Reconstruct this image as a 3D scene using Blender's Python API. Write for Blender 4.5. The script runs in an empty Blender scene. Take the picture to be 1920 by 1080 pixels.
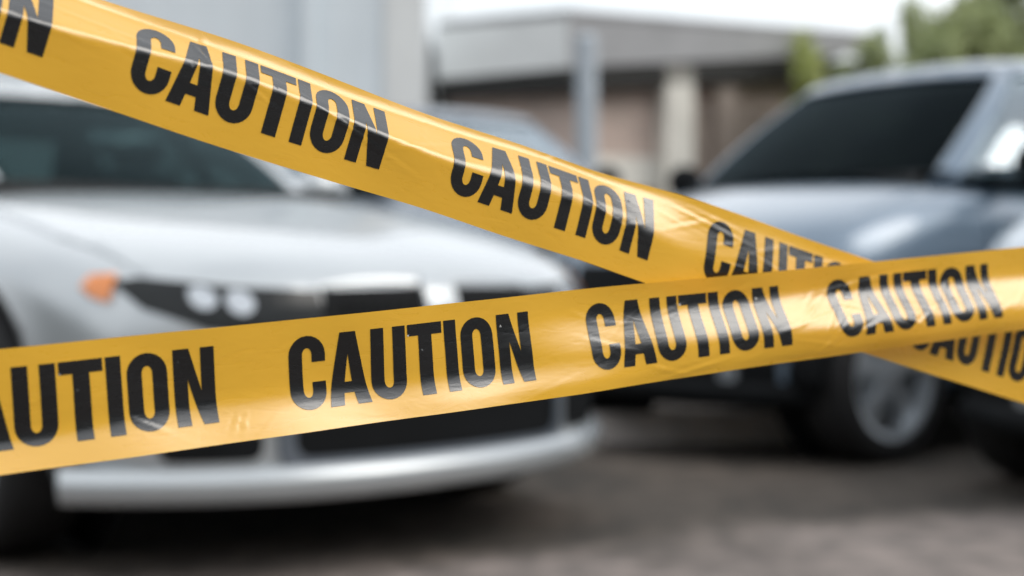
import bpy, bmesh, math, random
import numpy as np
from mathutils import Vector, Matrix
from mathutils.bvhtree import BVHTree
from mathutils.geometry import tessellate_polygon
random.seed(7)
S = bpy.context.scene
C = S.collection
R = math.radians

# ---------------------------------------------------------------- camera
CAM_H = 0.754
F = 50 / 36 * 1920
PITCH = math.atan(48 / F)
cd = bpy.data.cameras.new('camera'); cam = bpy.data.objects.new('camera', cd); C.objects.link(cam)
cam.location = (0, 0, CAM_H); cam.rotation_euler = (math.pi / 2 - PITCH, 0, 0)
cd.lens = 50; cd.sensor_width = 36; cd.clip_start = 0.02; cd.clip_end = 3000
cd.dof.use_dof = True; cd.dof.focus_distance = 0.985; cd.dof.aperture_fstop = 3.1
cd.dof.aperture_blades = 0
S.camera = cam

# ---------------------------------------------------------------- sky, sun, exposure
SUN_EL, SUN_AZ = R(42), R(107)          # azimuth measured from +Y (view direction) towards +X
w = bpy.data.worlds.new('World'); S.world = w; w.use_nodes = True
nt = w.node_tree; nt.nodes.clear()
N = nt.nodes.new; L = nt.links.new
out = N('ShaderNodeOutputWorld'); bgn = N('ShaderNodeBackground'); sky = N('ShaderNodeTexSky')
sky.sky_type = 'NISHITA'; sky.sun_disc = False; sky.sun_elevation = SUN_EL; sky.sun_rotation = SUN_AZ
sky.air_density = 1.4; sky.dust_density = 3.0
tc = N('ShaderNodeTexCoord'); sep = N('ShaderNodeSeparateXYZ'); L(tc.outputs['Generated'], sep.inputs[0])
nz = N('ShaderNodeTexNoise'); nz.inputs['Scale'].default_value = 2.2; nz.inputs['Detail'].default_value = 4
L(tc.outputs['Generated'], nz.inputs['Vector'])
cr = N('ShaderNodeValToRGB'); cr.color_ramp.elements[0].position = .36; cr.color_ramp.elements[1].position = .56
cr.color_ramp.elements[0].color = (.62, .62, .62, 1)
L(nz.outputs['Fac'], cr.inputs['Fac'])
cloud = N('ShaderNodeMix'); cloud.data_type = 'RGBA'
L(cr.outputs['Color'], cloud.inputs['Factor'])
L(sky.outputs['Color'], cloud.inputs[6]); cloud.inputs[7].default_value = (10.6, 11.0, 11.4, 1)     # cloud layer
# dark band added to the unseen sky behind the camera to darken reflections
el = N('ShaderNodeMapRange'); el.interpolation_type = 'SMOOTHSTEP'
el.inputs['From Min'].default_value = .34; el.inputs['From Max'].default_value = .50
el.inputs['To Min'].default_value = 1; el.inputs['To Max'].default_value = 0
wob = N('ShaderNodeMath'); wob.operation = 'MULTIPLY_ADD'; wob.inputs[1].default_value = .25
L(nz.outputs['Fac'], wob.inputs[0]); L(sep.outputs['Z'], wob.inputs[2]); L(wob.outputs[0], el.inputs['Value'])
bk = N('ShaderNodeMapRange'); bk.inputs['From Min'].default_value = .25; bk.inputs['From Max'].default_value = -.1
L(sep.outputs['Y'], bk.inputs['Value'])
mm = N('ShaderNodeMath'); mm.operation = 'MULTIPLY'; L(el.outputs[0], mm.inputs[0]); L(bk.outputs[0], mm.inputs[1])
dark_band = N('ShaderNodeMix'); dark_band.data_type = 'RGBA'
L(mm.outputs[0], dark_band.inputs['Factor']); L(cloud.outputs[2], dark_band.inputs[6]); dark_band.inputs[7].default_value = (.35, .42, .36, 1)
L(dark_band.outputs[2], bgn.inputs['Color']); bgn.inputs['Strength'].default_value = 0.1
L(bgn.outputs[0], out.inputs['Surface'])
sd = bpy.data.lights.new('sun', 'SUN'); sun = bpy.data.objects.new('sun', sd); C.objects.link(sun)
sd.energy = 1.15; sd.angle = R(36); sd.color = (1, .96, .9)
sv = Vector((math.sin(SUN_AZ) * math.cos(SUN_EL), math.cos(SUN_AZ) * math.cos(SUN_EL), math.sin(SUN_EL)))
sun.rotation_euler = sv.to_track_quat('Z', 'Y').to_euler()
S.view_settings.view_transform = 'Standard'; S.view_settings.look = 'None'
S.view_settings.exposure = 0.42; S.view_settings.gamma = 1
S.cycles.max_bounces = 8; S.cycles.transparent_max_bounces = 12

# ---------------------------------------------------------------- materials
def mat(name, col, rough=.5, metal=0, spec=.5, coat=0, noise=0, nscale=8, bump=0, bscale=60, trans=0, col2=None, alpha=1):
    m = bpy.data.materials.new(name); m.use_nodes = True
    t = m.node_tree; b = t.nodes['Principled BSDF']
    b.inputs['Base Color'].default_value = (*col, 1); b.inputs['Roughness'].default_value = rough
    b.inputs['Metallic'].default_value = metal; b.inputs['Specular IOR Level'].default_value = spec
    b.inputs['Coat Weight'].default_value = coat; b.inputs['Coat Roughness'].default_value = .04
    b.inputs['Transmission Weight'].default_value = trans; b.inputs['Alpha'].default_value = alpha
    tcn = t.nodes.new('ShaderNodeTexCoord')
    if noise or col2:
        n = t.nodes.new('ShaderNodeTexNoise'); n.inputs['Scale'].default_value = nscale; n.inputs['Detail'].default_value = 6
        t.links.new(tcn.outputs['Object'], n.inputs['Vector'])
        mx = t.nodes.new('ShaderNodeMix'); mx.data_type = 'RGBA'
        r = t.nodes.new('ShaderNodeValToRGB'); r.color_ramp.elements[0].position = .35; r.color_ramp.elements[1].position = .65
        t.links.new(n.outputs['Fac'], r.inputs[0]); t.links.new(r.outputs['Color'], mx.inputs['Factor'])
        c2 = col2 or tuple(max(0, c * (1 - noise)) for c in col)
        mx.inputs[6].default_value = (*c2, 1); mx.inputs[7].default_value = (*col, 1)
        t.links.new(mx.outputs[2], b.inputs['Base Color'])
    if bump:
        n2 = t.nodes.new('ShaderNodeTexNoise'); n2.inputs['Scale'].default_value = bscale; n2.inputs['Detail'].default_value = 4
        t.links.new(tcn.outputs['Object'], n2.inputs['Vector'])
        bp = t.nodes.new('ShaderNodeBump'); bp.inputs['Strength'].default_value = bump; bp.inputs['Distance'].default_value = .02
        t.links.new(n2.outputs['Fac'], bp.inputs['Height']); t.links.new(bp.outputs[0], b.inputs['Normal'])
    return m

M = dict(
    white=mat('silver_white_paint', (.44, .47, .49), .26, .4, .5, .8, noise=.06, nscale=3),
    silver=mat('blue_silver_paint', (.13, .185, .25), .34, .3, .5, 1.0, noise=.06, nscale=3),
    pale=mat('pale_blue_paint', (.50, .56, .62), .35, .3, .5, .9, noise=.06, nscale=3),
    grey=mat('dark_grey_paint', (.16, .19, .23), .3, .5, .5, .9, noise=.06, nscale=3),
    black=mat('black_plastic', (.008, .009, .010), .65, spec=.1, noise=.2),
    gloss=mat('gloss_black', (.006, .008, .009), .2, spec=.3),
    chrome=mat('chrome', (.55, .58, .61), .12, 1, noise=.04),
    rimm=mat('alloy', (.56, .60, .64), .32, .6, noise=.1),
    rub=mat('tyre_rubber', (.010, .010, .011), .8, noise=.3, nscale=20),
    amber=mat('amber_lens', (.78, .25, .05), .2, coat=.6, noise=.15),
    lamp=mat('lamp_reflector', (.5, .53, .56), .1, .6, noise=.05),
    trim=mat('interior_trim', (.02, .022, .024), .7, noise=.2),
    seat=mat('seat_cloth', (.03, .035, .04), .85, noise=.2, nscale=40),
    red=mat('tail_lens', (.4, .01, .01), .15, coat=.5, noise=.1),
    plate=mat('plate', (.7, .7, .68), .4, noise=.05),
    leaf=mat('leaf_green', (.29, .33, .13), .55, col2=(.17, .22, .07), nscale=1.6),
    leaf2=mat('leaf_yellow_green', (.36, .40, .08), .55, col2=(.18, .22, .05), nscale=3),
    bark=mat('bark', (.09, .065, .045), .9, noise=.4, bump=.4),
    conc=mat('concrete', (.88, .81, .77), .85, noise=.18, nscale=9, bump=.2),  # paler than concrete, to stand in for light on the ground strip
    cream=mat('cream_render', (.80, .77, .70), .85, noise=.12, nscale=4),
    fasciaw=mat('white_fascia', (.88, .89, .88), .7, noise=.08, nscale=2),
    fasciag=mat('grey_fascia', (.42, .42, .43), .75, noise=.15, nscale=2),
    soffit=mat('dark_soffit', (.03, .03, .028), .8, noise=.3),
    clad=mat('pale_cladding', (.84, .90, .94), .6, 0, noise=.06, nscale=1.2),
    galv=mat('galvanised', (.50, .55, .60), .5, .2, noise=.15, nscale=12),
    door=mat('brown_door', (.34, .28, .24), .7, noise=.25, nscale=5),
)
# car glass: tinted, sees the cabin and reflects
def glass(nm='tinted_glass', gc=(.09, .12, .13, 1), f0=.05, tint=(.52, .60, .60, 1)):
    m = bpy.data.materials.new(nm); m.use_nodes = True; t = m.node_tree; t.nodes.clear()
    o = t.nodes.new('ShaderNodeOutputMaterial'); tr = t.nodes.new('ShaderNodeBsdfTransparent'); gl = t.nodes.new('ShaderNodeBsdfGlossy')
    tr.inputs[0].default_value = tint; gl.inputs['Roughness'].default_value = .03
    gl.inputs[0].default_value = gc
    lw = t.nodes.new('ShaderNodeLayerWeight'); lw.inputs[0].default_value = .5
    pw = t.nodes.new('ShaderNodeMath'); pw.operation = 'POWER'; pw.inputs[1].default_value = 4; t.links.new(lw.outputs['Facing'], pw.inputs[0])
    ma = t.nodes.new('ShaderNodeMath'); ma.operation = 'MULTIPLY_ADD'; ma.inputs[1].default_value = 1 - f0; ma.inputs[2].default_value = f0; t.links.new(pw.outputs[0], ma.inputs[0])
    mx = t.nodes.new('ShaderNodeMixShader'); t.links.new(ma.outputs[0], mx.inputs[0]); t.links.new(tr.outputs[0], mx.inputs[1]); t.links.new(gl.outputs[0], mx.inputs[2])
    t.links.new(mx.outputs[0], o.inputs[0]); return m
M['glass'] = glass(); M['dark_glass'] = glass('dark_glass', (.07, .09, .10, 1), .05, (.22, .26, .26, 1)); M['glass2'] = glass('reflecting_glass', (.85, .92, 1, 1), .18)
def ground_mat():
    m = bpy.data.materials.new('worn_asphalt'); m.use_nodes = True; t = m.node_tree; b = t.nodes['Principled BSDF']
    b.inputs['Roughness'].default_value = .9
    tcn = t.nodes.new('ShaderNodeTexCoord')
    n1 = t.nodes.new('ShaderNodeTexNoise'); n1.inputs['Scale'].default_value = 1.1; n1.inputs['Detail'].default_value = 5
    n2 = t.nodes.new('ShaderNodeTexNoise'); n2.inputs['Scale'].default_value = 9; n2.inputs['Detail'].default_value = 8
    vo = t.nodes.new('ShaderNodeTexVoronoi'); vo.inputs['Scale'].default_value = 90
    for n in (n1, n2, vo): t.links.new(tcn.outputs['Object'], n.inputs['Vector'])
    r1 = t.nodes.new('ShaderNodeValToRGB'); e = r1.color_ramp.elements
    e[0].position = .38; e[0].color = (.042, .036, .030, 1); e[1].position = .62; e[1].color = (.10, .082, .067, 1)
    t.links.new(n1.outputs['Fac'], r1.inputs[0])
    r2 = t.nodes.new('ShaderNodeValToRGB'); e = r2.color_ramp.elements
    e[0].position = .3; e[0].color = (.55, .55, .55, 1); e[1].position = .75; e[1].color = (1.35, 1.3, 1.28, 1)
    t.links.new(n2.outputs['Fac'], r2.inputs[0])
    mu = t.nodes.new('ShaderNodeMix'); mu.data_type = 'RGBA'; mu.blend_type = 'MULTIPLY'; mu.inputs[0].default_value = 1
    t.links.new(r1.outputs[0], mu.inputs[6]); t.links.new(r2.outputs[0], mu.inputs[7])
    # pale gravelly dust spread over the near right part of the yard
    sx = t.nodes.new('ShaderNodeSeparateXYZ'); t.links.new(tcn.outputs['Object'], sx.inputs[0])
    a1 = t.nodes.new('ShaderNodeMath'); a1.operation = 'MULTIPLY_ADD'; a1.inputs[1].default_value = -.45; t.links.new(sx.outputs['X'], a1.inputs[0]); t.links.new(sx.outputs['Y'], a1.inputs[2])
    a2 = t.nodes.new('ShaderNodeMath'); a2.operation = 'MULTIPLY_ADD'; a2.inputs[1].default_value = -2.2; t.links.new(n1.outputs['Fac'], a2.inputs[0]); t.links.new(a1.outputs[0], a2.inputs[2])
    a3 = t.nodes.new('ShaderNodeMapRange'); a3.interpolation_type = 'SMOOTHSTEP'; a3.inputs['From Min'].default_value = 2.9; a3.inputs['From Max'].default_value = 2.1
    t.links.new(a2.outputs[0], a3.inputs['Value'])
    m3 = t.nodes.new('ShaderNodeMix'); m3.data_type = 'RGBA'; a4 = t.nodes.new('ShaderNodeMapRange'); a4.interpolation_type = 'SMOOTHSTEP'; a4.inputs['From Min'].default_value = .8; a4.inputs['From Max'].default_value = 2.2
    t.links.new(sx.outputs['Y'], a4.inputs['Value'])
    a5 = t.nodes.new('ShaderNodeMath'); a5.operation = 'MULTIPLY'; t.links.new(a3.outputs[0], a5.inputs[0]); t.links.new(a4.outputs[0], a5.inputs[1]); t.links.new(a5.outputs[0], m3.inputs[0]); t.links.new(r1.outputs[0], m3.inputs[6]); m3.inputs[7].default_value = (.21, .183, .168, 1)
    t.links.new(m3.outputs[2], mu.inputs[6])
    t.links.new(mu.outputs[2], b.inputs['Base Color'])
    bp = t.nodes.new('ShaderNodeBump'); bp.inputs['Strength'].default_value = .6; bp.inputs['Distance'].default_value = .01
    t.links.new(vo.outputs['Distance'], bp.inputs['Height']); t.links.new(bp.outputs[0], b.inputs['Normal'])
    return m
M['ground'] = ground_mat()
def brick_mat():
    m = bpy.data.materials.new('pink_brick'); m.use_nodes = True; t = m.node_tree; b = t.nodes['Principled BSDF']
    b.inputs['Roughness'].default_value = .9
    tcn = t.nodes.new('ShaderNodeTexCoord'); mp = t.nodes.new('ShaderNodeMapping'); mp.inputs['Rotation'].default_value = (R(90), 0, 0)
    br = t.nodes.new('ShaderNodeTexBrick'); br.inputs['Scale'].default_value = 4.5
    br.inputs['Color1'].default_value = (.66, .50, .43, 1); br.inputs['Color2'].default_value = (.54, .42, .36, 1); br.inputs['Mortar'].default_value = (.40, .38, .35, 1)
    t.links.new(tcn.outputs['Object'], mp.inputs[0]); t.links.new(mp.outputs[0], br.inputs['Vector']); t.links.new(br.outputs['Color'], b.inputs['Base Color'])
    return m
M['brick'] = brick_mat()

# ---------------------------------------------------------------- helpers
def link(name, me, m, parent=None, smooth=False):
    o = bpy.data.objects.new(name, me); C.objects.link(o)
    if m is not None and len(me.materials) == 0: me.materials.append(m)
    if smooth: me.polygons.foreach_set('use_smooth', [True] * len(me.polygons))
    if parent is not None: o.parent = parent
    return o
def obj(name, bm, m, parent=None, smooth=False):
    me = bpy.data.meshes.new(name); bmesh.ops.recalc_face_normals(bm, faces=bm.faces); bm.to_mesh(me); bm.free()
    return link(name, me, m, parent, smooth)
def tag(o, label=None, cat=None, group=None, kind=None):
    for k, v in (('label', label), ('category', cat), ('group', group), ('kind', kind)):
        if v: o[k] = v
    return o
def thing(name, label, cat, loc=(0, 0, 0), rz=0, group=None):
    o = bpy.data.objects.new(name, None); C.objects.link(o); o.location = loc; o.rotation_euler = (0, 0, rz)
    o.empty_display_size = .2
    return tag(o, label, cat, group)
def box(bm, x0, x1, y0, y1, z0, z1, bev=0):
    r = bmesh.ops.create_cube(bm, size=1)['verts']
    for v in r:
        v.co = Vector(((x0 + x1) / 2 + v.co.x * (x1 - x0), (y0 + y1) / 2 + v.co.y * (y1 - y0), (z0 + z1) / 2 + v.co.z * (z1 - z0)))
    if bev:
        es = list({e for v in r for e in v.link_edges})
        bmesh.ops.bevel(bm, geom=es, offset=bev, segments=2, affect='EDGES')
    return r
def boxo(name, dims, m, parent=None, bev=0):
    bm = bmesh.new(); box(bm, *dims, bev=bev); return obj(name, bm, m, parent)
def lathe(bm, prof, axis_x=0, n=40, cy=0, cz=0):
    """revolve profile [(x, r)] about an axis parallel to X through (cy, cz); closed profile"""
    rings = []
    for (x, r) in prof:
        rings.append([bm.verts.new((axis_x + x, cy + r * math.cos(2 * math.pi * i / n), cz + r * math.sin(2 * math.pi * i / n))) for i in range(n)])
    k = len(rings)
    for a in range(k):
        A, B = rings[a], rings[(a + 1) % k]
        for i in range(n): bm.faces.new((A[i], A[(i + 1) % n], B[(i + 1) % n], B[i]))
def grid_mesh(bm, P, thick=None):
    """P[i][j] Vectors -> quads; thick: list of offset vectors same shape or None"""
    n, k = len(P), len(P[0])
    V = [[bm.verts.new(p) for p in row] for row in P]
    for i in range(n - 1):
        for j in range(k - 1): bm.faces.new((V[i][j], V[i + 1][j], V[i + 1][j + 1], V[i][j + 1]))
    if thick is not None:
        W = [[bm.verts.new(P[i][j] + thick[i][j]) for j in range(k)] for i in range(n)]
        for i in range(n - 1):
            for j in range(k - 1): bm.faces.new((W[i][j], W[i][j + 1], W[i + 1][j + 1], W[i + 1][j]))
        for i in range(n - 1):
            bm.faces.new((V[i][0], W[i][0], W[i + 1][0], V[i + 1][0])); bm.faces.new((V[i][-1], V[i + 1][-1], W[i + 1][-1], W[i][-1]))
        for j in range(k - 1):
            bm.faces.new((V[0][j], V[0][j + 1], W[0][j + 1], W[0][j])); bm.faces.new((V[-1][j], W[-1][j], W[-1][j + 1], V[-1][j + 1]))

def flat_poly(loops, step, off=(0, 0)):
    """2-D polygon with holes -> bmesh in the xy plane, cut into a grid of the given step"""
    bm = bmesh.new()
    tris = tessellate_polygon([[Vector((p[0], p[1], 0)) for p in lp] for lp in loops])
    pts = [p for lp in loops for p in lp]
    vs = [bm.verts.new((p[0] + off[0], p[1] + off[1], 0)) for p in pts]
    for t in tris:
        try: bm.faces.new([vs[i] for i in t])
        except ValueError: pass
    if step:
        for ax in (0, 1):
            bmesh.ops.dissolve_degenerate(bm, dist=1e-5, edges=list(bm.edges)); lo = min(v.co[ax] for v in bm.verts); hi = max(v.co[ax] for v in bm.verts)
            k = lo + step
            while k < hi - 1e-5:
                co = [0, 0, 0]; co[ax] = k; no = [0, 0, 0]; no[ax] = 1
                bmesh.ops.bisect_plane(bm, geom=list(bm.verts) + list(bm.edges) + list(bm.faces), plane_co=co, plane_no=no)
                k += step
    return bm

# ---------------------------------------------------------------- ground
bm = bmesh.new(); bmesh.ops.create_grid(bm, x_segments=2, y_segments=2, size=900)
o = obj('ground', bm, M['ground']); tag(o, kind='structure')

# ---------------------------------------------------------------- car builder
def catmull(pts, t):
    n = len(pts) - 1; i = min(int(t), n - 1); f = t - i
    g = lambda k: np.array(pts[max(0, min(n, k))], float)
    p0, p1, p2, p3 = g(i - 1), g(i), g(i + 1), g(i + 2)
    mir = np.array([-1, 1, 1])                 # the outline is mirrored across the centre line
    if i == 0: p0 = p2 * mir
    if i == n - 1: p3 = p1 * mir
    return .5 * (2 * p1 + (p2 - p0) * f + (2 * p0 - 5 * p1 + 4 * p2 - p3) * f * f + (3 * p1 - p0 - 3 * p2 + p3) * f ** 3)

BODY = [  # v, half width, z bottom, z shoulder, z deck edge, z deck centre
    (0.00, .72, .27, .56, .655, .69), (0.035, .79, .225, .62, .715, .745), (0.12, .84, .20, .67, .765, .795), (0.38, .885, .185, .74, .825, .865),
    (0.78, .905, .18, .79, .885, .93), (1.15, .91, .18, .83, .94, .99), (1.45, .91, .18, .85, .96, 1.015), (2.2, .915, .18, .875, .965, .985),
    (3.2, .915, .18, .88, .975, .985), (3.8, .905, .20, .89, .985, 1.02), (4.2, .88, .24, .87, .975, 1.0), (4.40, .84, .30, .82, .93, .95), (4.47, .72, .34, .72, .82, .85)]
BELT = [(0, 1.13, 0), (.30, 1.15, 0), (.56, 1.24, 0), (.67, 1.33, 0), (.735, 1.46, 0), (.785, 1.85, 0), (.805, 2.27, 0), (.805, 2.35, 0), (.80, 2.9, 0), (.77, 3.35, 0), (.68, 3.68, 0), (.50, 3.84, 0), (0, 3.92, 0)]
TOP = [(0, 1.93, 1.40), (.27, 1.94, 1.397), (.47, 1.98, 1.39), (.54, 2.02, 1.383), (.575, 2.10, 1.385), (.605, 2.3, 1.398), (.62, 2.50, 1.402), (.62, 2.56, 1.402), (.61, 2.9, 1.395), (.57, 3.15, 1.38), (.52, 3.27, 1.365), (.40, 3.33, 1.36), (0, 3.38, 1.37)]

def build_car(name, label, loc, rz, paint, kz=1.0, style='sedan', group=None, roofz=1.0, ns=0.0, cb_=0.0, wv=(.86, 3.56)):
    root = thing(name, label, 'car', loc, rz, group)
    # ---- lower body
    bm = bmesh.new(); rows = []
    L_ = BODY[-1][0]
    nsv = lambda v: v + ns * max(0, 1 - v / 1.2)         # shorter nose
    def P3(u, v, z):
        bow = .34 * max(0, 1 - v / 1.1) ** 1.3 * (abs(u) / .9) ** 2.6 - .16 * max(0, 1 - (L_ - v) / .9) ** 1.3 * (abs(u) / .9) ** 2.6
        rake = .05 * max(0, 1 - v / .5) * max(0, (z - .50) / .3)
        return (u, nsv(v) + bow * (1 - .5 * ns) + rake, z * kz)
    for (v, hw, zb, zs, zd, zc) in BODY:
        half = [(0, zb), (.3 * hw, zb), (.62 * hw, zb), (.90 * hw, zb + .01), (.965 * hw, zb + .07), (hw * .995, zb + .20), (hw, (zb + zs) / 2 + .05), (.992 * hw, zs - .03), (.955 * hw, zs + .03), (.90 * hw, zd), (.62 * hw, zd + .65 * (zc - zd)), (.3 * hw, zd + .93 * (zc - zd)), (0, zc)]
        ring = half + [(-u, z) for u, z in half[-2:0:-1]]
        rows.append([bm.verts.new(P3(u, v, z)) for (u, z) in ring])
    n = len(rows[0])
    for a, b in zip(rows, rows[1:]):
        for i in range(n): bm.faces.new((a[i], a[(i + 1) % n], b[(i + 1) % n], b[i]))
    for row, st in ((rows[0], BODY[0]), (rows[-1], BODY[-1])):   # end caps as curved grids
        lev = [[row[k % n] for k in (-3, -2, -1, 0, 1, 2, 3)]]
        for k in range(4, 9):
            uR = row[k].co.x; z = row[k].co.z / kz
            lev.append([row[n - k]] + [bm.verts.new(P3(f * uR, st[0], z)) for f in (-.69, -.33, 0, .33, .69)] + [row[k]])
        lev.append([row[n - 9], row[n - 10], row[n - 11], row[12], row[11], row[10], row[9]])
        for a, b in zip(lev, lev[1:]):
            for i in range(6): bm.faces.new((a[i], a[i + 1], b[i + 1], b[i]))
    body = obj('body', bm, M[paint], None, True)
    sm = body.modifiers.new('s', 'SUBSURF'); sm.levels = sm.render_levels = 2
    # wheel wells
    wr = .335
    cb = bmesh.new()
    for v in wv:
        for s in (-1, 1):
            lathe(cb, [(0, .001), (0, wr + .045), (.5, wr + .045), (.5, .001)], axis_x=(.62 if s > 0 else -1.12), n=36, cy=v, cz=wr + .01)
    cut = obj('cut', cb, M['black'])
    bo = body.modifiers.new('b', 'BOOLEAN'); bo.object = cut; bo.operation = 'DIFFERENCE'; bo.solver = 'EXACT'
    dg = bpy.context.evaluated_depsgraph_get()
    me = bpy.data.meshes.new_from_object(body.evaluated_get(dg)); 
    body.modifiers.clear(); old = body.data; body.data = me
    bpy.data.objects.remove(cut); me.name = 'body'
    me.materials.clear(); me.materials.append(M[paint])
    for p in me.polygons: p.material_index = 0
    body.parent = root
    bvh = BVHTree.FromPolygons([v.co.copy() for v in me.vertices], [list(p.vertices) for p in me.polygons])
    # conforming panels
    def patch(nm, loops, how, m, off=.004, thick=.012, parent=root, step=.035, side=1, dirn=None):
        if how == 'front': d = Vector((0, 1, 0)); org = lambda a, b: Vector((a, -1, b))
        elif how == 'rear': d = Vector((0, -1, 0)); org = lambda a, b: Vector((a, 6, b))
        elif how == 'side': d = Vector((-side, 0, 0)); org = lambda a, b: Vector((side * 2, a, b))
        elif how == 'corner':      # seen from 40 deg off the nose on the given side
            d = Vector((-side * math.sin(R(40)), math.cos(R(40)), 0)); rt = Vector((math.cos(R(40)), side * math.sin(R(40)), 0)) * side
            org = lambda a, b: Vector((side * .7, .15, 0)) + rt * a - d * 1.2 + Vector((0, 0, b))
        else: d = Vector((0, 0, -1)); org = lambda a, b: Vector((a, b, 3))
        bm = flat_poly(loops, step); miss = []
        top = {}; low = {}
        for v in bm.verts:
            a, b = v.co.x, v.co.y
            if how == 'top': b = nsv(b)
            if how != 'top': b *= kz
            h = bvh.ray_cast(org(a, b), d)
            if h[0] is None: miss.append(v); continue
            v.co = h[0] - d * off
        if miss: bmesh.ops.delete(bm, geom=miss, context='VERTS')
        if not bm.faces: return None
        g = bmesh.ops.extrude_face_region(bm, geom=list(bm.faces))
        for e in g['geom']:
            if isinstance(e, bmesh.types.BMVert): e.co += d * thick
        return obj(nm, bm, M[m], parent, nm in ('hood', 'boot_lid'))
    def rrect(a0, a1, b0, b1, r=.02, n=4):
        P = []
        for cx, cy, s in ((a1 - r, b1 - r, 0), (a0 + r, b1 - r, 90), (a0 + r, b0 + r, 180), (a1 - r, b0 + r, 270)):
            for k in range(n + 1): P.append((cx + r * math.cos(R(s + 90 * k / n)), cy + r * math.sin(R(s + 90 * k / n))))
        return P
    def disc(a, b, r, n=20): return [(a + r * math.cos(2 * math.pi * k / n), b + r * math.sin(2 * math.pi * k / n)) for k in range(n)]
    # hood, doors, boot lid stand a hair proud of the body and leave shut lines
    patch('hood', [[(-.50, .10), (-.68, .22), (-.755, .6), (-.765, 1.28), (-.4, 1.19), (0, 1.17), (.4, 1.19), (.765, 1.28), (.755, .6), (.68, .22), (.50, .10), (0, .05)]], 'top', paint, .006, .01)
    patch('boot_lid', [[(-.66, 4.3), (-.7, 3.95), (.7, 3.95), (.66, 4.3)]], 'top', paint, .006, .01)
    for s in (-1, 1):
        for (a0, a1) in ((1.46, 2.32), (2.34, 3.22)):
            dr = patch('door', [rrect(a0, a1, .27, .88, .05)], 'side', paint, .005, .012, side=s)
            if dr:
                b = bmesh.new(); box(b, s * .925 - .018, s * .925 + .018, a1 - .22, a1 - .06, .80 * kz, .825 * kz, .008); obj('handle', b, M['chrome' if style == 'sedan' else paint], dr)
    # ---- front end
    if style == 'sedan':
        for s in (-1, 1):
            hl = patch('headlight', [[(s * .335, .60), (s * .335, .705), (s * .52, .715), (s * .70, .738), (s * .755, .728), (s * .715, .665), (s * .60, .615), (s * .50, .60)]], 'front', 'gloss', .008, .02)
            for (a, z, r) in ((.60, .690, .028), (.525, .678, .030)):
                patch('lamp', [disc(s * a, z, r)], 'front', 'lamp', .016, .015, parent=hl, step=.02)
            patch('indicator', [[(s * .735, .748), (s * .775, .745), (s * .798, .715), (s * .79, .69), (s * .772, .68), (s * .757, .715)]], 'front', 'amber', .02, .02, parent=hl, step=.015)
            g = patch('grille', [[(s * .045, .565), (s * .045, .712), (s * .325, .708), (s * .338, .600), (s * .27, .565)]], 'front', 'black', .008, .02)
            for k in range(7):
                patch('slat', [rrect(min(s * (.07 + k * .034), s * (.076 + k * .034)), max(s * (.07 + k * .034), s * (.076 + k * .034)), .58, .68, .002, 1)], 'front', 'black', .014, .01, parent=g, step=0)
        patch('grille_divider', [rrect(-.05, .05, .58, .75, .045)], 'front', 'white', .022, .03)
        patch('lower_intake', [rrect(-.42, .42, .30, .455, .04)], 'front', 'black', .006, .03)
        patch('intake_surround', [rrect(-.455, .455, .272, .48, .05), rrect(-.42, .42, .30, .455, .04)], 'front', 'grey', .014, .03)
        for s in (-1, 1): patch('side_intake', [rrect(min(s * .49, s * .70), max(s * .49, s * .70), .30, .42, .03)], 'front', 'black', .006, .03)
    else:
        for s in (-1, 1):
            hl = patch('headlight', [[(s * .36, .59), (s * .38, .68), (s * .62, .70), (s * .78, .71), (s * .78, .65), (s * .62, .59)]], 'front', 'gloss', .008, .02)
            for (a, z, r) in ((.66, .65, .036), (.49, .64, .034)):
                patch('lamp', [disc(s * a, z, r)], 'front', 'lamp', .016, .015, parent=hl, step=.02)
        patch('grille', [rrect(-.32, .32, .52, .68, .03)], 'front', 'black', .008, .02)
        patch('bumper', [[(-.80, .24), (-.80, .42), (-.5, .46), (.5, .46), (.80, .42), (.80, .24), (.5, .225), (-.5, .225)]], 'front', 'black', .010, .03)
        for s in (-1, 1): patch('fog_lamp', [disc(s * .50, .31, .035)], 'front', 'lamp', .02, .02, step=.02)
    for s in (-1, 1):
        patch('tail_light', [rrect(min(s * .5, s * .76), max(s * .5, s * .76), .70, .82, .02)], 'rear', 'red', .008, .02)
    patch('number_plate', [rrect(-.26, .26, .52, .63, .01, 1)], 'rear', 'plate', .014, .01)
    # lower lip round the front corners
    P = []; nn = 40; T = []
    for i in range(nn + 1):
        a = -1 + 2 * i / nn; u = (.865 if style == 'sedan' else .875) * math.sin(a * math.pi / 2 * .97) / math.sin(math.pi / 2 * .97)
        v = -.03 + ns * .95 + .37 * (abs(u) / .875) ** 2.6
        nx = Vector((u / .875 * 1.2 * abs(u), -.6, 0)).normalized()
        P.append([Vector((u, v + .03, .285 * kz)), Vector((u + nx.x * .012, v, .28 * kz)), Vector((u + nx.x * .022, v - .012, .25 * kz)), Vector((u + nx.x * .015, v - .008, .205 * kz)), Vector((u * .97, v + .05, .19 * kz))])
        T.append([Vector((-nx.x * .02, .05, 0))] * 5)
    b = bmesh.new(); grid_mesh(b, P, T); obj('front_lip', b, M['white' if style == 'sedan' else 'black'], root, True)
    # sills
    for s in (-1, 1):
        boxo('sill', (min(s * .86, s * .905), max(s * .86, s * .905), 1.32, 3.12, .15 * kz, .24 * kz), M['black'], root, .012)
    # ---- greenhouse
    bz = lambda v: (.935 + .04 * min(1, max(0, (v - 1.1) / 2.5)) + (.035 if v < 1.35 else 0) * (1)) * kz
    cu = 1.13 if style == 'tall' else .97
    gl_ = 'glass2' if paint == 'grey' else 'glass' if style == 'sedan' else 'dark_glass'
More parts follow.
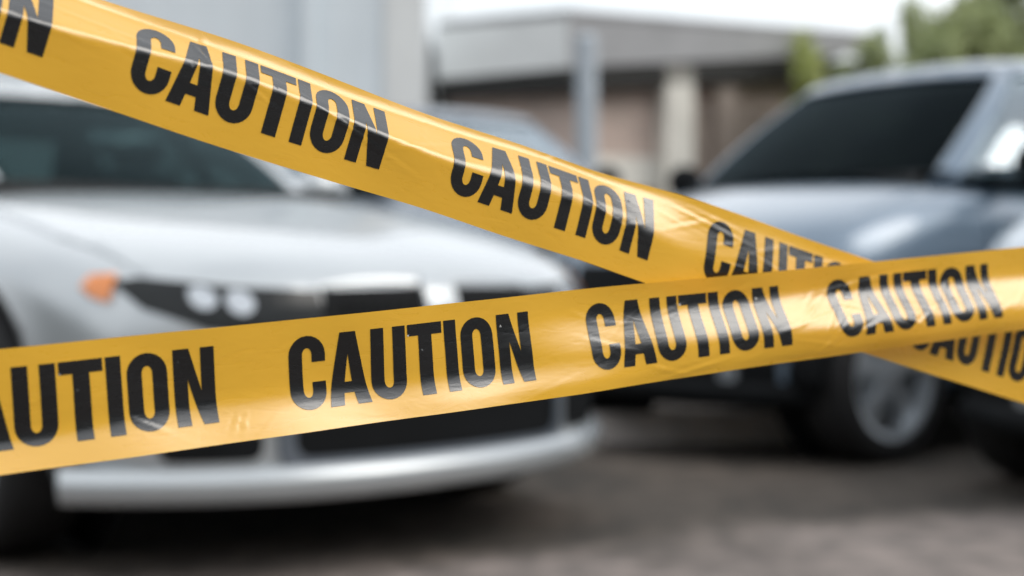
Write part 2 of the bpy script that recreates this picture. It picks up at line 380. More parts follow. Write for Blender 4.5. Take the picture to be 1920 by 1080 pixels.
    def G(t, h, s, inset=0):
        p = catmull(BELT, t) * np.array([cu, 1, 1]); q = catmull(TOP, t) * np.array([1 + (cu - 1) * .6, 1, 1])
        zb = 1.01 * kz - .03
        zt = q[2] * kz * roofz
        bulge = .035 * math.sin(math.pi * h)
        u = p[0] + (q[0] - p[0]) * h; v = p[1] + (q[1] - p[1]) * h + cb_ * max(0, 1 - max(0, p[1] - 1.5) / 1.5)
        # outward direction in plan
        cx, cy = 0, 2.5
        dd = Vector((u - cx, (v - cy) * .55, 0)); dd.normalize()
        u += dd.x * (bulge - inset); v += dd.y * (bulge - inset)
        return Vector((s * u, v, zb + (zt - zb) * h)), Vector((s * dd.x, dd.y, .25))
    def panel(nm, t0, t1, h0, h1, m, sides, thick=.012, inset=0, nt_=10, nh=8, both=False):
        if both:
            ts = [(-1, t1 - (t1 - t0) * i / nt_) for i in range(nt_)] + [(1, t0 + (t1 - t0) * i / nt_) for i in range(nt_ + 1)]
        else: ts = [(sides, t0 + (t1 - t0) * i / nt_) for i in range(nt_ + 1)]
        P = []; T = []
        for (s, t) in ts:
            row = []; tr = []
            for j in range(nh + 1):
                h = h0 + (h1 - h0) * j / nh
                p, d = G(t, h, s, inset); row.append(p); tr.append(-d * thick)
            P.append(row); T.append(tr)
        b = bmesh.new(); grid_mesh(b, P, T); return obj(nm, b, M[m], root, True)
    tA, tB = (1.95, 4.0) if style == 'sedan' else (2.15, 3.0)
    panel('windshield', 0, tA, .0, .93, gl_, 1, .005, .006, 12, 8, True)
    P = []; 
    for s in (1,):
        ts = [(1, 10.4 + 1.6 * i / 8) for i in range(9)] + [(-1, 12 - 1.6 * i / 8) for i in range(1, 9)]
        T = []
        for (ss, t) in ts:
            row = []; tr = []
            for j in range(9):
                p, d = G(t, .05 + .88 * j / 8, ss, .006); row.append(p); tr.append(-d * .005)
            P.append(row); T.append(tr)
    b = bmesh.new(); grid_mesh(b, P, T); obj('rear_window', b, M['glass'], root, True)
    for s in (-1, 1):
        panel('side_window', tB - .05, 6.02, .05, .95, 'glass2', s, .005, .008)
        panel('side_window', 6.98, 9.05, .05, .95, 'glass2', s, .005, .008)
        panel('pillar', tA - .02, tB, 0, 1.0, paint, s, .03)  # A-pillar widened over the windshield edge; its paint stands in for reflected sky
        panel('pillar', 6.0, 7.0, 0, 1.0, 'black', s, .03)
        panel('pillar', 9.0, 10.5, 0, 1.0, paint, s, .03)
    # roof with header rails
    b = bmesh.new(); P = []; T = []
    loop = [(1, 12 * i / 60) for i in range(61)] + [(-1, 12 - 12 * i / 60) for i in range(1, 61)]
    for (ss, t) in loop:
        row = [G(t, h, ss)[0] for h in (.93, .965, 1.0)]; dn = G(t, 1, ss)[1]
        P.append(row); T.append([-dn * .02] * 3)
    grid_mesh(b, P, T)
    tf, tr_ = 3.0, 10.4; na, nb = 20, 26
    def E(t, ss): return G(t, 1.0, ss)[0]
    def front(f): return E(tf * abs(2 * f - 1), 1 if f > .5 else -1)
    def rear(f): return E(12 - (12 - tr_) * abs(2 * f - 1), 1 if f > .5 else -1)
    def side(g, ss): return E(tf + (tr_ - tf) * g, ss)
    P = []
    for i in range(na + 1):
        f = i / na; row = []
        for j in range(nb + 1):
            g = j / nb
            p = front(f) * (1 - g) + rear(f) * g + side(g, -1) * (1 - f) + side(g, 1) * f
            p -= (front(0) * (1 - f) + front(1) * f) * (1 - g) + (rear(0) * (1 - f) + rear(1) * f) * g
            p.z += .060 * kz * (4 * f * (1 - f)) ** .7 * math.sin(math.pi * g) ** .6
            row.append(p)
        P.append(row)
    grid_mesh(b, P, [[Vector((0, 0, -.02))] * (nb + 1)] * (na + 1)); bmesh.ops.remove_doubles(b, verts=b.verts, dist=.0005)
    obj('roof', b, M[paint], root, True)
    # ---- cabin
    boxo('dashboard', (-.66, .66, 1.30, 1.62, .90 * kz, 1.02 * kz), M['trim'], root, .04)
    b = bmesh.new(); box(b, -.72, .72, 1.4, 3.7, 1.022 * kz, 1.028 * kz); obj('cabin_trim', b, M['trim'], root)
    for s in (-1, 1):
        b = bmesh.new(); box(b, s * .36 - .22, s * .36 + .22, 2.28, 2.42, .9, 1.14 * kz, .05); st = obj('seat', b, M['seat'], root, True)
        b = bmesh.new(); box(b, s * .36 - .12, s * .36 + .12, 2.32, 2.41, 1.15 * kz, 1.29 * kz, .035); obj('headrest', b, M['seat'], st, True)
    b = bmesh.new(); box(b, -.6, .6, 3.2, 3.35, .9, 1.10 * kz, .05); obj('rear_seat', b, M['seat'], root, True)
    b = bmesh.new(); bmesh.ops.create_circle(b, segments=4, radius=.001); b.free()
    b = bmesh.new()
    Mx = Matrix.Translation((.36, 1.74, 1.0 * kz)) @ Matrix.Rotation(R(65), 4, 'X')
    nu, nv = 28, 8; vv = []
    for i in range(nu):
        a = 2 * math.pi * i / nu
        vv.append([b.verts.new(Mx @ Vector(((.18 + .014 * math.cos(2 * math.pi * j / nv)) * math.cos(a), (.18 + .014 * math.cos(2 * math.pi * j / nv)) * math.sin(a), .014 * math.sin(2 * math.pi * j / nv)))) for j in range(nv)])
    for i in range(nu):
        for j in range(nv): b.faces.new((vv[i][j], vv[(i + 1) % nu][j], vv[(i + 1) % nu][(j + 1) % nv], vv[i][(j + 1) % nv]))
    obj('steering_wheel', b, M['trim'], root, True)
    b = bmesh.new(); box(b, -.08, .20, 1.86, 1.89, 1.17 * kz, 1.24 * kz, .02); obj('rear_view_mirror', b, M['chrome'], root, True)
    # ---- door mirrors
    mu, mv = (.90, 1.86) if style == 'sedan' else (.985, 1.66)
    ms = 1.2 if style == 'sedan' else 1
    for s in (-1, 1):
        b = bmesh.new(); bmesh.ops.create_icosphere(b, subdivisions=3, radius=1)
        for v in b.verts:
            v.co = Vector((s * mu + v.co.x * .115 * ms, mv + v.co.y * .06 + abs(v.co.x) * .03, (1.06 + v.co.z * .075 * ms) * kz))
            if v.co.y > mv + .03: v.co.y = mv + .03
        mr = obj('door_mirror', b, M['black' if style == 'tall' else paint], root, True)
        b = bmesh.new(); box(b, s * .84 - .07, s * .84 + .07, mv - .04, mv + .01, .96 * kz, 1.0 * kz, .01); obj('mirror_arm', b, M['black'], mr, True)
        b = bmesh.new(); box(b, s * mu - .085, s * mu + .085, mv + .032, mv + .036, .995 * kz, 1.095 * kz); obj('mirror_glass', b, M['chrome'], mr)
    # wipers
    for s in (-1, 1):
        b = bmesh.new(); box(b, s * .3 - .27, s * .3 + .27, 1.20 + cb_, 1.215 + cb_, 1.0 * kz, 1.012 * kz); obj('wiper', b, M['black'], root)
    # ---- wheels
    for v in wv:
        for s in (-1, 1):
            cx = s * .80
            b = bmesh.new(); lathe(b, [(-.02, .001), (-.02, .15), (.0, .15), (.0, .001)], axis_x=cx, n=24, cy=v, cz=wr)
            wh = obj('wheel', b, M['galv'], root)
            b = bmesh.new()
            prof = [(-.105, .248), (-.11, .262), (-.108, .30), (-.095, wr - .008), (-.07, wr), (.07, wr), (.095, wr - .008), (.108, .30), (.11, .262), (.105, .248)]
            lathe(b, prof, axis_x=cx, n=48, cy=v, cz=wr); obj('tyre', b, M['rub'], wh, True)
            b = bmesh.new()
            lathe(b, [(-.10 * 1, .249), (.10, .249), (.104, .245), (.095, .225), (-.095, .225)] if s > 0 else [(-.10, .249), (.10, .249), (.095, .225), (-.095, .225), (-.104, .245)], axis_x=cx, n=48, cy=v, cz=wr)
            lathe(b, [(s * .06, .001), (s * .06, .05), (s * .085, .045), (s * .09, .001)], axis_x=cx, n=20, cy=v, cz=wr)
            ns = 5
            for k in range(ns):
                a = 2 * math.pi * k / ns + .3
                for sp in (-.11, .11):
                    a2 = a + sp
                    pts = []
                    for (r, wd, xo) in ((.03, .022, .085), (.23, .018, .07)):
                        for (dw, dx) in ((-wd, 0), (wd, 0), (wd, -.025), (-wd, -.025)):
                            aa = a + (sp * (.3 if r < .1 else 1))
                            pts.append(Vector((cx + s * (xo + dx), v + r * math.cos(aa) - dw * math.sin(aa), wr + r * math.sin(aa) + dw * math.cos(aa))))
                    V = [b.verts.new(p) for p in pts]
                    for q in ((0, 1, 5, 4), (1, 2, 6, 5), (2, 3, 7, 6), (3, 0, 4, 7), (0, 1, 2, 3), (4, 5, 6, 7)): b.faces.new([V[i] for i in q])
            obj('rim', b, M['rimm'], wh, False)
            # arch liner
            P = []; T = []
            for i in range(25):
                a = math.pi * (-.05 + 1.1 * i / 24); rr = wr + .043
                p0 = Vector((s * .63, v + rr * math.cos(a), wr + .01 + rr * math.sin(a))); p1 = Vector((s * .86, p0.y, p0.z))
                P.append([p0, p1]); T.append([Vector((0, -.006 * math.cos(a), -.006 * math.sin(a)))] * 2)
            b = bmesh.new(); grid_mesh(b, P, T)
            lathe(b, [(s * .622, .001), (s * .622, wr + .04), (s * .63, wr + .04), (s * .63, .001)], n=30, cy=v, cz=wr + .01)
            obj('arch_liner', b, M['black'], root, True)
    if style == 'tall':      # black strip laid low along the doors
        for s in (-1, 1): patch('lower_side_strip', [rrect(1.30, 3.12, .22, .46, .03)], 'side', 'black', .016, .02, side=s)
    boxo('underbody', (-.60, .60, 1.2, 4.1, .15 * kz, .185 * kz), M['black'], root)
    return root

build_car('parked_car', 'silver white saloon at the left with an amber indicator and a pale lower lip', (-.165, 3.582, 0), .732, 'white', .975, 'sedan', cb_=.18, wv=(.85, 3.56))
build_car('parked_car', 'blue silver car at the right with a dark windshield and black door mirror', (.21, 5.46, 0), -.884, 'silver', 1.10, 'tall', roofz=1.065, ns=.30, cb_=.14, wv=(.84, 3.56))
build_car('parked_car', 'dark grey car farthest back, its roof showing above the upper tape before the brick building', (.50, 7.9, 0), .45, 'grey', 1.25, 'tall', ns=.2)
build_car('parked_car', 'pale blue car cut by the right edge, its nose beside the blue silver car', (.21 + 2.25 * .634 + .05, 5.46 - 2.25 * .773 + .09, 0), -.884, 'pale', 1.09, 'tall', ns=.2)

# ---------------------------------------------------------------- caution tapes
def pix(x, y, Z):
    """point seen at photo pixel x, y at depth Z along the lens axis"""
    v = Vector(((x - 960) / F, (540 - y) / F, -1)) * Z
    return cam.matrix_basis @ v
def tape_mat(name, col, rough):
    m = bpy.data.materials.new(name); m.use_nodes = True; t = m.node_tree; b = t.nodes['Principled BSDF']; o = t.nodes['Material Output']
    b.inputs['Base Color'].default_value = (*col, 1); b.inputs['Roughness'].default_value = rough; b.inputs['Specular IOR Level'].default_value = 1.0; b.inputs['Coat Weight'].default_value = 0.7 if col[0] > .3 else .25; b.inputs['Coat Roughness'].default_value = .2
    at = t.nodes.new('ShaderNodeAttribute'); at.attribute_name = 'strip'
    mp = t.nodes.new('ShaderNodeMapping'); mp.inputs['Scale'].default_value = (1, 3.2, 1)
    n = t.nodes.new('ShaderNodeTexNoise'); n.inputs['Scale'].default_value = 38; n.inputs['Detail'].default_value = 5; n.inputs['Distortion'].default_value = 1.2
    n2 = t.nodes.new('ShaderNodeTexNoise'); n2.inputs['Scale'].default_value = 900; n2.inputs['Detail'].default_value = 2
    t.links.new(at.outputs['Vector'], mp.inputs[0]); t.links.new(mp.outputs[0], n.inputs['Vector']); t.links.new(at.outputs['Vector'], n2.inputs['Vector'])
    add = t.nodes.new('ShaderNodeMath'); add.operation = 'MULTIPLY_ADD'; add.inputs[1].default_value = .03
    t.links.new(n2.outputs['Fac'], add.inputs[0]); t.links.new(n.outputs['Fac'], add.inputs[2])
    bp = t.nodes.new('ShaderNodeBump'); bp.inputs['Strength'].default_value = .2; bp.inputs['Distance'].default_value = .0012
    t.links.new(add.outputs[0], bp.inputs['Height']); t.links.new(bp.outputs[0], b.inputs['Normal'])
    # faint streaks in the film's own tone and gloss
    rr = t.nodes.new('ShaderNodeMapRange'); rr.inputs['To Min'].default_value = rough - .07; rr.inputs['To Max'].default_value = rough + .1
    t.links.new(n.outputs['Fac'], rr.inputs[0]); t.links.new(rr.outputs[0], b.inputs['Roughness'])
    if col[0] > .3:
        mx = t.nodes.new('ShaderNodeMix'); mx.data_type = 'RGBA'; mx.inputs[6].default_value = (col[0] * .95, col[1] * .92, col[2] * .9, 1); mx.inputs[7].default_value = (*col, 1)
        t.links.new(n.outputs['Fac'], mx.inputs[0]); t.links.new(mx.outputs[2], b.inputs['Base Color'])
        tr = t.nodes.new('ShaderNodeBsdfTranslucent'); tr.inputs[0].default_value = (.95, .55, .06, 1)
        ms = t.nodes.new('ShaderNodeMixShader'); ms.inputs[0].default_value = .22
        t.links.new(b.outputs[0], ms.inputs[1]); t.links.new(tr.outputs[0], ms.inputs[2]); t.links.new(ms.outputs[0], o.inputs[0])
    return m
M['tape'] = tape_mat('yellow_polythene', (.90, .49, .032), .28)
M['ink'] = tape_mat('black_ink', (.003, .0035, .005), .25)

def arc(cx, cy, rx, ry, a0, a1, n=12): return [(cx + rx * math.cos(R(a0 + (a1 - a0) * k / n)), cy + ry * math.sin(R(a0 + (a1 - a0) * k / n))) for k in range(n + 1)]
# letters: unit height 1, stroke k, returned as (loops, width)
k_, W_ = .185, .50
def letter(ch):
    k, w = k_, W_; rx = w / 2; ry = .26; ix, iy = rx - k, ry - .165
    if ch == 'O':
        o_ = arc(rx, 1 - ry, rx, ry, 0, 180) + arc(rx, ry, rx, ry, 180, 360)
        i_ = arc(rx, 1 - ry, ix, iy, 0, 180) + arc(rx, ry, ix, iy, 180, 360)
        return [o_, i_], w
    if ch == 'C':
        p = arc(rx, 1 - ry, rx, ry, 0, 180) + arc(rx, ry, rx, ry, 180, 360) + [(w, .37), (w - k, .37)] + arc(rx, ry, ix, iy, 360, 180) + arc(rx, 1 - ry, ix, iy, 180, 0) + [(w - k, .64), (w, .64)]
        return [p], w
    if ch == 'U':
        p = [(0, 1)] + arc(rx, ry, rx, ry, 180, 360) + [(w, 1), (w - k, 1)] + arc(rx, ry, ix, iy, 360, 180) + [(k, 1)]
        return [p], w
    if ch == 'T': return [[(0, 1), (0, .84), (.16, .84), (.16, 0), (.36, 0), (.36, .84), (.52, .84), (.52, 1)]], .52
    if ch == 'I': return [[(0, 0), (k, 0), (k, 1), (0, 1)]], k
    if ch == 'N': return [[(0, 0), (.175, 0), (.175, .60), (.33, 0), (.52, 0), (.52, 1), (.345, 1), (.345, .44), (.20, 1), (0, 1)]], .52
    if ch == 'A':
        return [[(0, 0), (.195, 0), (.222, .17), (.362, .17), (.389, 0), (.584, 0), (.40, 1), (.184, 1)], [(.242, .32), (.342, .32), (.292, .70)]], .584
KERN = {'CA': .02, 'AU': .03, 'UT': .035, 'TI': .035, 'IO': .065, 'ON': .075}

def make_tape(label, pts, width, sgn_roll, angf, s_range, word_len, lh, hoff, words, creases, phase, flip=1):
    """pts: two (point, s) anchors on the centre line; angf(s, q) -> backward tilt of the film at q (-.5 bottom .. .5 top)"""
    (Pa, sa), (Pb, sb) = pts
    d = (Pb - Pa); ln = d.length; d = d / ln; mps = ln / (sb - sa)      # metres per word pitch
    up = Vector((0, 0, 1)); w0 = (up - d * up.dot(d)).normalized(); n0 = w0.cross(d).normalized()
    if n0.y > 0: n0 = -n0                                              # towards the camera
    wv = (w0 * math.cos(sgn_roll) - n0 * math.sin(sgn_roll)); nv = (n0 * math.cos(sgn_roll) + w0 * math.sin(sgn_roll))
    s0, s1 = s_range; Ns = int((s1 - s0) * mps / .0022) + 1; Nq = 44
    ss = np.linspace(s0, s1, Ns); qs = np.linspace(-.5, .5, Nq)
    A, Q = np.meshgrid(ss, qs, indexing='ij')
    ang = angf(A, Q)
    dq = width / (Nq - 1)
    cw = np.concatenate([np.zeros((Ns, 1)), np.cumsum(np.cos((ang[:, 1:] + ang[:, :-1]) / 2) * dq, 1)], 1)
    cn = np.concatenate([np.zeros((Ns, 1)), np.cumsum(-np.sin((ang[:, 1:] + ang[:, :-1]) / 2) * dq, 1)], 1)
    mid = Nq // 2
    cw = cw - (cw[:, -1:] / 2); cn = cn - cn[:, mid:mid + 1]
    # creases and puckers
    Sm = (A - s0) * mps; Qm = Q * width
    h = np.zeros_like(Sm)
    for (cs, cq, a, l, wd, amp) in creases:
        dx = (A - cs) * mps; dy = (Q - cq) * width
        u = dx * math.cos(a) + dy * math.sin(a); v = -dx * math.sin(a) + dy * math.cos(a)
        h += amp * np.exp(-(u / l) ** 2) * (np.exp(-(v / wd) ** 2) - .6 * np.exp(-((v - 1.6 * wd) / wd) ** 2))
    h += .0012 * np.sin(Sm * 21 + Qm * 30 + phase) * np.cos(Qm * 26) + .0006 * np.sin(Sm * 57 + phase * 2 + 40 * Qm)
    base = np.array(Pa)[None, None, :] + (A - sa)[..., None] * mps * np.array(d)
    sag = -.0
    X = base + cw[..., None] * np.array(wv) + (cn + h)[..., None] * np.array(nv)
    gs = np.gradient(X, axis=0); gq = np.gradient(X, axis=1); NRM = np.cross(gs, gq); NRM /= np.linalg.norm(NRM, axis=2)[..., None]
    if NRM[Ns // 2, Nq // 2] @ np.array(nv) < 0: NRM = -NRM
    me = bpy.data.meshes.new('caution_tape'); idx = np.arange(Ns * Nq).reshape(Ns, Nq)
    f = np.stack([idx[:-1, :-1], idx[1:, :-1], idx[1:, 1:], idx[:-1, 1:]], -1).reshape(-1, 4)
    me.from_pydata(X.reshape(-1, 3).tolist(), [], f.tolist())
    at = me.attributes.new('strip', 'FLOAT_VECTOR', 'POINT')
    at.data.foreach_set('vector', np.stack([Sm + phase, Qm, 0 * Qm], -1).reshape(-1).astype(np.float32))
    tp = link('caution_tape', me, M['tape'], None, True)
    tag(tp, label, 'barrier tape', 'yellow caution tapes stretched across the picture')
    def samp(s, q):
        a = (s - s0) / (s1 - s0) * (Ns - 1); b = (q + .5) * (Nq - 1)
        i = min(max(int(a), 0), Ns - 2); j = min(max(int(b), 0), Nq - 2); fa, fb = a - i, b - j
        g = lambda Z: (Z[i, j] * (1 - fa) * (1 - fb) + Z[i + 1, j] * fa * (1 - fb) + Z[i, j + 1] * (1 - fa) * fb + Z[i + 1, j + 1] * fa * fb)
        return g(X), g(NRM)
    # printed words
    word = 'CAUTION'; x = 0; glyphs = []
    for i, ch in enumerate(word):
        lp, wd = letter(ch); glyphs.append((lp, x)); x += wd + KERN.get(word[i:i + 2], 0)
    tot = x
    for wi in words:
        allv = []; allf = []; alln = []; strip = []
        for lp, xo in glyphs:
            bm = flat_poly(lp, .035, (xo, 0)); bm.verts.ensure_lookup_table(); bm.verts.index_update(); o0 = len(allv)
            bm.faces.index_update(); bm.normal_update(); flips = {fc.index: fc.normal.z < 0 for fc in bm.faces}
            for v in bm.verts:
                s = wi + v.co.x / tot * word_len; q = hoff + (v.co.y - .5) * lh
                p, nn = samp(s, q); allv.append(tuple(p + nn * .00035)); alln.append(tuple(nn)); strip += [(s - s0) * mps + phase, q * width, 0]
            for fc in bm.faces:
                ids = [o0 + v.index for v in fc.verts]
                if flips[fc.index]: ids.reverse()
                allf.append(ids)
            bm.free()
        mw = bpy.data.meshes.new('printed_word'); mw.from_pydata(allv, [], allf)
        a2 = mw.attributes.new('strip', 'FLOAT_VECTOR', 'POINT'); a2.data.foreach_set('vector', strip)
        # smooth normals taken from the film itself
        po = link('printed_word', mw, M['ink'], tp, True)
        mw.normals_split_custom_set_from_vertices(alln)
    return tp

def sst(x, a, b):
    t = np.clip((x - a) / (b - a), 0, 1); return t * t * (3 - 2 * t)
rng = np.random.RandomState(4)
# A: the upper tape. start of word n sits at x(n) = (250 + 705.6 n) / (1 + .127 n)
ZA = .893
def xa(t): return (250 + 705.6 * t) / (1 + .127 * t)
def ya(x): return (.3615 * x - 98 + .3125 * x + 150) / 2
PA = pix(xa(0), ya(xa(0)), ZA); PB = pix(xa(3), ya(xa(3)), ZA * 1.381)
def angA(s, q):
    q0 = -.02 + .05 * np.sin(s * 2.1 + .4) - .06 * sst(s, .5, 1.3) + .05 * np.sin(s * 5.3)
    a = 51 * sst(q, q0, q0 + .09 + .14 * sst(s, .7, 1.4)) - 6
    a = a - 40 * sst(q, .36 - .05 * np.sin(s * 3.3), .48)
    fade = 1 - .12 * sst(s, .8, 1.3) - .62 * sst(s, 1.5, 2.0) - .2 * sst(s, 2.5, 2.9)
    return np.radians(a * fade)
crA = [(.20, .30, 1.9, .011, .0014, .0009), (.19, .22, -.9, .010, .0012, .0009), (.24, .20, .6, .010, .0013, .0008), (.17, .10, 1.2, .006, .0010, .0006), (.36, .02, -.35, .014, .0011, .0007),
       (.66, -.02, -.32, .045, .0011, .0007), (.62, .03, -.30, .03, .0009, .0004), (.93, .10, -.8, .008, .0010, .0005), (.90, .22, 1.3, .014, .0012, .0005), (1.28, .18, -.2, .03, .0012, .0006), (1.55, .05, -.3, .03, .0014, .0006),
       (-.32, .33, .2, .03, .0018, .0006), (-.1, .18, -.1, .04, .0018, .0006), (1.98, .3, -.15, .04, .0014, .0006), (2.5, .3, .2, .02, .001, .0004)]
crA += [(rng.uniform(-.6, 4), rng.uniform(-.1, .45), rng.uniform(-.7, .5), rng.uniform(.006, .03), rng.uniform(.0009, .002), rng.uniform(.0001, .0004)) for _ in range(46)]
make_tape('upper yellow caution tape sloping down from the top left corner, behind the other tape', ((PA, 0), (PB, 3)), .0785, R(0), angA, (-3, 9), .774, .645, .04, tuple(range(-3, 8)), crA, 0.3)
# B: the lower tape, in front. end of word n sits at x(n) = (410 + 711 n) / (1 + .121 n)
ZB = .915
def xb(t): return (410 + 711 * t) / (1 + .121 * t)
def yb(x): return ((652 - .1005 * x) + (890 - .1405 * x)) / 2
QA = pix(xb(0), yb(xb(0)), ZB); QB = pix(xb(3), yb(xb(3)), ZB * 1.363)
def angB(s, q):                       # s here counts word ENDS
    left = 30 * sst(-q, -.02 + .2 * (1 - sst(s, -1, .2)), .34) * (1 - sst(s, 1.0, 1.7) * .4)
    c = .02 - .05 * (s - 2)
    band = 38 * np.exp(-np.abs((q - c) / .23) ** 3) * sst(s, .2, 2.2)
    edge = -16 * sst(-q, .34, .46) * sst(s, .3, 1.4)
    return np.radians(np.maximum(left * (1 - sst(s, .8, 1.8)), band) + edge - 6)
crB = [(.04, -.30, 1.1, .007, .001, .0006), (.06, -.33, 1.3, .007, .001, .0005), (2.12, .05, .6, .02, .0012, .0007), (2.2, -.02, .9, .02, .0012, .0007), (2.05, -.1, .2, .03, .0014, .0006), (2.35, -.22, 0.3, .012, .0014, .001), (2.55, -.22, -.4, .012, .0012, .0009), (2.62, -.18, .5, .014, .0012, .001),
       (2.75, .02, 1.2, .008, .0012, .0009), (2.8, -.1, -.8, .009, .0012, .0009), (1.6, -.42, .15, .03, .0015, .0008), (1.5, -.40, -.3, .02, .0013, .0007), (-.2, -.25, -.5, .014, .001, .0005), (2.4, .3, .1, .05, .002, .0006)]
crB += [(rng.uniform(1.6, 3.4), rng.uniform(-.4, .4), rng.uniform(-.6, .8), rng.uniform(.006, .03), rng.uniform(.0009, .002), rng.uniform(.0002, .0005)) for _ in range(34)]
crB += [(rng.uniform(-1.2, 1.6), rng.uniform(-.4, .3), rng.uniform(-.6, .8), rng.uniform(.006, .03), rng.uniform(.0009, .002), rng.uniform(.0001, .0003)) for _ in range(26)]
make_tape('lower yellow caution tape rising gently from the left edge, in front of the other tape', ((QA, 0), (QB, 3)), .0765, R(0), angB, (-3.2, 8.5), .785, .655, .02, tuple(k + .206 for k in range(-3, 8)), crB, 7.1)

# ---------------------------------------------------------------- raised pale strip standing in for lit ground below the right car
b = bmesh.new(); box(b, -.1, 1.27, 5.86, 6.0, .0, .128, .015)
o = obj('lit_ground_strip', b, M['conc']); tag(o, 'pale raised strip standing in for lit ground under the nose of the right car', 'ground strip')

# ---------------------------------------------------------------- pale clad building, top left
t = thing('clad_building', 'pale grey metal clad building wall rising out of the picture behind the left car', 'building', (-3.05, 13.0, 0), 0)
x1 = 3.05 - (960 - 795) / F * 13.0
b = bmesh.new(); box(b, -4.2, x1, 0, 7, 0, 4.6); obj('wall', b, M['clad'], t)
b = bmesh.new()
k = -4.1
while k < x1 - .1:
    box(b, k, k + .055, -.006, .002, .25, 4.55); k += .34
obj('cladding_rib', b, M['clad'], t)
boxo('downpipe', (1.15, 1.27, -.13, -.023, 0, 4.6), M['clad'], t, .02)
boxo('roof', (-4.3, x1 + .1, -.15, 7.1, 4.603, 4.75), M['fasciag'], t)
boxo('corner_trim', (x1 - .36, x1 + .02, -.03, -.024, 0, 4.6), M['fasciaw'], t)

# ---------------------------------------------------------------- brick building with deep fascia
def wpt(x, y, Y):       # world point at forward distance Y
    p0 = Vector((0, 0, CAM_H)); p = pix(x, y, 1) - p0; return p0 + p * (Y / p.y)
BX, BY = (1066 - 960) / F * 13.0, 13.0
t = thing('brick_building', 'low brick building with a white and grey roof fascia, cream pillars and a brown shutter', 'building', (BX, BY, 0), 0)
T0 = Vector((BX, BY, 0))
def slab(nm, pts, depth_v, m, parent):
    b = bmesh.new(); A = [b.verts.new(p - T0) for p in pts]; B_ = [b.verts.new(p - T0 + depth_v) for p in pts]; n = len(A)
    b.faces.new(A); b.faces.new(B_[::-1])
    for i in range(n): b.faces.new((A[i], A[(i + 1) % n], B_[(i + 1) % n], B_[i]))
    return obj(nm, b, m, parent)
dR = Vector((2.87, 1.25, 0)).normalized(); dL = Vector((-1.24, .62, 0)).normalized()
def onR(d): return Vector((BX, BY, 0)) + dR * d
def onL(d): return Vector((BX, BY, 0)) + dL * d
def pz(p, z): return Vector((p.x, p.y, z))
nR = Vector((-dR.y, dR.x, 0)); nL = Vector((dL.y, -dL.x, 0)); 
# fascia: right face narrows away from the corner, as in the photograph
slab('grey_fascia', [pz(onR(0), 2.995), pz(onR(3.45), 3.0), pz(onR(3.45), 2.88), pz(onR(2.6), 2.79), pz(onR(0), 2.53)], nR * .12, M['fasciag'], t)
slab('white_fascia', [pz(onL(.003), 2.99), pz(onL(1.38), 2.99), pz(onL(1.38), 2.50), pz(onL(.003), 2.53)], nL * .12 if nL.y > 0 else -nL * .12, M['fasciaw'], t)
def inb(p): return p + Vector((.03, .45, 0))
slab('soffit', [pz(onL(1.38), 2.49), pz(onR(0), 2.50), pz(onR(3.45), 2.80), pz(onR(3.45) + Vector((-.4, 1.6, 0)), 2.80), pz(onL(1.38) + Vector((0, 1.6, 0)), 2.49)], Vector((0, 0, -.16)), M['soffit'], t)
slab('roof', [pz(onL(1.38), 3.01), pz(onR(0), 3.01), pz(onR(3.45), 3.01), pz(onR(3.45) + Vector((-.4, 5, 0)), 3.01), pz(onL(1.38) + Vector((0, 5, 0)), 3.01)], Vector((0, 0, .05)), M['fasciag'], t)
# walls set back below the canopy
def wall(nm, d0, d1, z0, z1, m, back=.2, th=.2, face='R'):
    dd, f, nn = (dR, onR, nR) if face == 'R' else (dL, onL, nL if nL.y > 0 else -nL)
    p = f(d0) + nn * back; q = f(d1) + nn * back
    return slab(nm, [pz(p, z0), pz(q, z0), pz(q, z1), pz(p, z1)], nn * th, m, t)
wall('wall', .35, 3.5, 0, 2.62, M['brick'])
wall('wall', .0, 1.36, 0, 2.32, M['brick'], face='L')
wall('wall_band', .36, 1.12, 1.45, 1.75, M['cream'], .165, .03)
wall('pillar', 1.02, 1.32, 0, 2.60, M['cream'], .0, .2)
wall('shutter', 1.36, 2.5, 0, 2.25, M['door'], .15, .04)
wall('pillar', 1.62, 1.84, 0, 2.45, M['door'], .05, .1)
wall('window', .45, .95, 1.05, 1.42, M['gloss'], .165, .03)

# ---------------------------------------------------------------- posts
def post(x, ytop, Y, wpx, label, name='metal_post', cat='post'):
    p = wpt(x, ytop, Y); r = wpx / 2 / F * Y
    t = thing(name, label, cat, (p.x, Y, 0))
    b = bmesh.new(); bmesh.ops.create_cone(b, segments=24, radius1=r, radius2=r, depth=p.z, cap_ends=True)
    for v in b.verts: v.co.z += p.z / 2
    obj('shaft', b, M['galv'], t, False)
    b = bmesh.new(); bmesh.ops.create_cone(b, segments=24, radius1=r * 1.08, radius2=r * .7, depth=.04, cap_ends=True)
    for v in b.verts: v.co.z += p.z + .021
    obj('cap', b, M['galv'], t)
    b = bmesh.new(); box(b, -r * 2, r * 2, -r * 2, r * 2, 0, .02); obj('base_plate', b, M['galv'], t)
post(1100, 75, 11.2, 40, 'thick grey metal post in front of the white and grey fascia corner')
post(1652, 58, 14.6, 34, 'pale grey post between the vine and the green bushes above the right car')

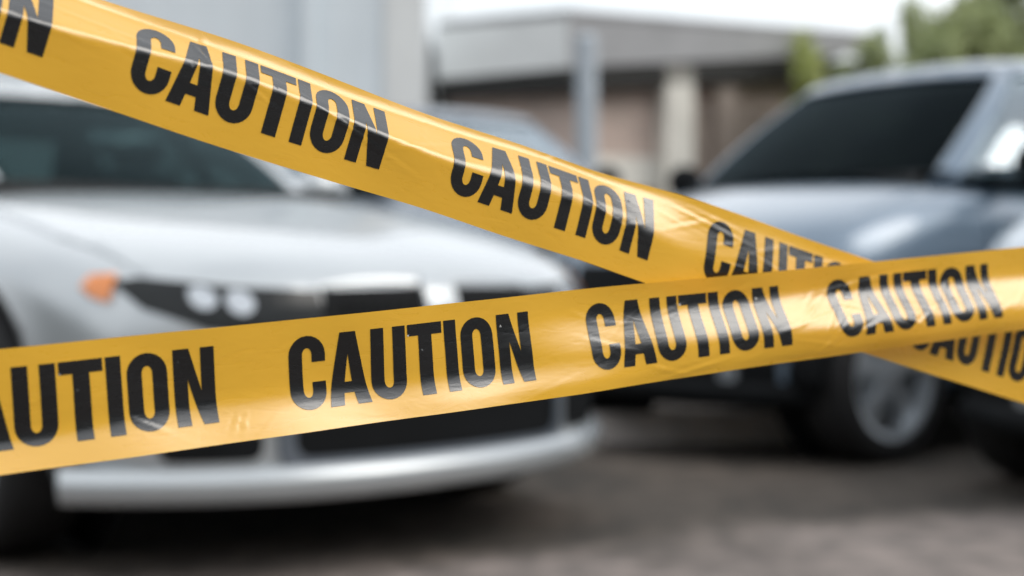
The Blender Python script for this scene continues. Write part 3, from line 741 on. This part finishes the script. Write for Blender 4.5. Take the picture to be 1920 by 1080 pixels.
# ---------------------------------------------------------------- foliage
def foliage(bm, blobs, n, size, squash=1):
    for _ in range(n):
        (cx, cy, cz, rx, ry, rz) = random.choice(blobs)
        while True:
            a = Vector((random.uniform(-1, 1), random.uniform(-1, 1), random.uniform(-1, 1)))
            if a.length <= 1: break
        a = a * (0.55 + .45 * random.random())
        c = Vector((cx + a.x * rx, cy + a.y * ry, cz + a.z * rz)); s = size * random.uniform(.6, 1.4)
        e1 = Vector((random.uniform(-1, 1), random.uniform(-1, 1), random.uniform(-1, 1))).normalized(); e2 = e1.orthogonal().normalized()
        vs = [bm.verts.new(c + e1 * s), bm.verts.new(c + e2 * s * .5), bm.verts.new(c - e1 * s), bm.verts.new(c - e2 * s * .5)]
        bm.faces.new(vs)
def limb(bm, p, q, r0, r1, n=8):
    d = (q - p); z = d.normalized(); x = z.orthogonal().normalized(); y = z.cross(x)
    A = [bm.verts.new(p + (x * math.cos(2 * math.pi * i / n) + y * math.sin(2 * math.pi * i / n)) * r0) for i in range(n)]
    B_ = [bm.verts.new(q + (x * math.cos(2 * math.pi * i / n) + y * math.sin(2 * math.pi * i / n)) * r1) for i in range(n)]
    for i in range(n): bm.faces.new((A[i], A[(i + 1) % n], B_[(i + 1) % n], B_[i]))
    bm.faces.new(A); bm.faces.new(B_)
def tree(px, py_top, Y, wpx, label, name='tree', m='leaf', n=2600, size=.05, cat='tree', base=.9, grp=None):
    top = wpt(px, py_top, Y); W = wpx / F * Y
    t = thing(name, label, cat, (top.x, Y, 0), 0, grp)
    H = top.z; blobs = []
    for k in range(9):
        f = (k + .5) / 9; z = base + (H - base) * f; sp = W / 2 * ((1 - .75 * f ** 1.6) if cat == 'tree' else (1 - .3 * f ** 3))
        blobs.append((random.uniform(-sp, sp) * .6, random.uniform(-.5, .5), z, sp * .62 + .05, .5, (H - base) * .16))
    bm = bmesh.new(); foliage(bm, blobs, n, size); obj('crown', bm, M[m], t)
    bm = bmesh.new(); limb(bm, Vector((0, 0, 0)), Vector((.05, 0, H * .55)), .07, .04)
    for bl in blobs: limb(bm, Vector((.03, 0, H * random.uniform(.2, .5))), Vector(bl[:3]), .03, .01, 6)
    obj('trunk', bm, M['bark'], t)
G_ = 'green bushes and trees above the right car'
tree(1722, 8, 17, 110, 'narrow pointed green tree just right of the short pale post', m='leaf', grp=G_, n=2600, size=.06)
tree(1735, 50, 16, 190, 'low dark green bush behind the roof crest of the right car', 'bush', n=4200, size=.06, cat='bush', grp=G_)
tree(1798, 15, 17.5, 120, 'middle green tree between the pointed tree and the tall one', n=3200, size=.06, grp=G_)
tree(1812, 36, 16.2, 330, 'broad brownish green bush behind the middle of the right car roof', 'bush', n=4800, size=.06, cat='bush', grp=G_)
tree(1885, -60, 17, 230, 'tallest green tree in the top right corner', n=6500, size=.065, grp=G_)
tree(1960, 20, 16.4, 240, 'green bush cut by the right edge of the picture', 'bush', n=5000, size=.06, cat='bush', grp=G_)
tree(1512, 74, 13.6, 60, 'yellow green climbing vine over the end of the grey fascia', 'climbing_vine', 'leaf2', 2000, .045, 'vine')
tree(1590, 100, 14.1, 120, 'brown green bush at the far end of the brick building beside the vine', 'bush', 'leaf', 3200, .05, 'bush')
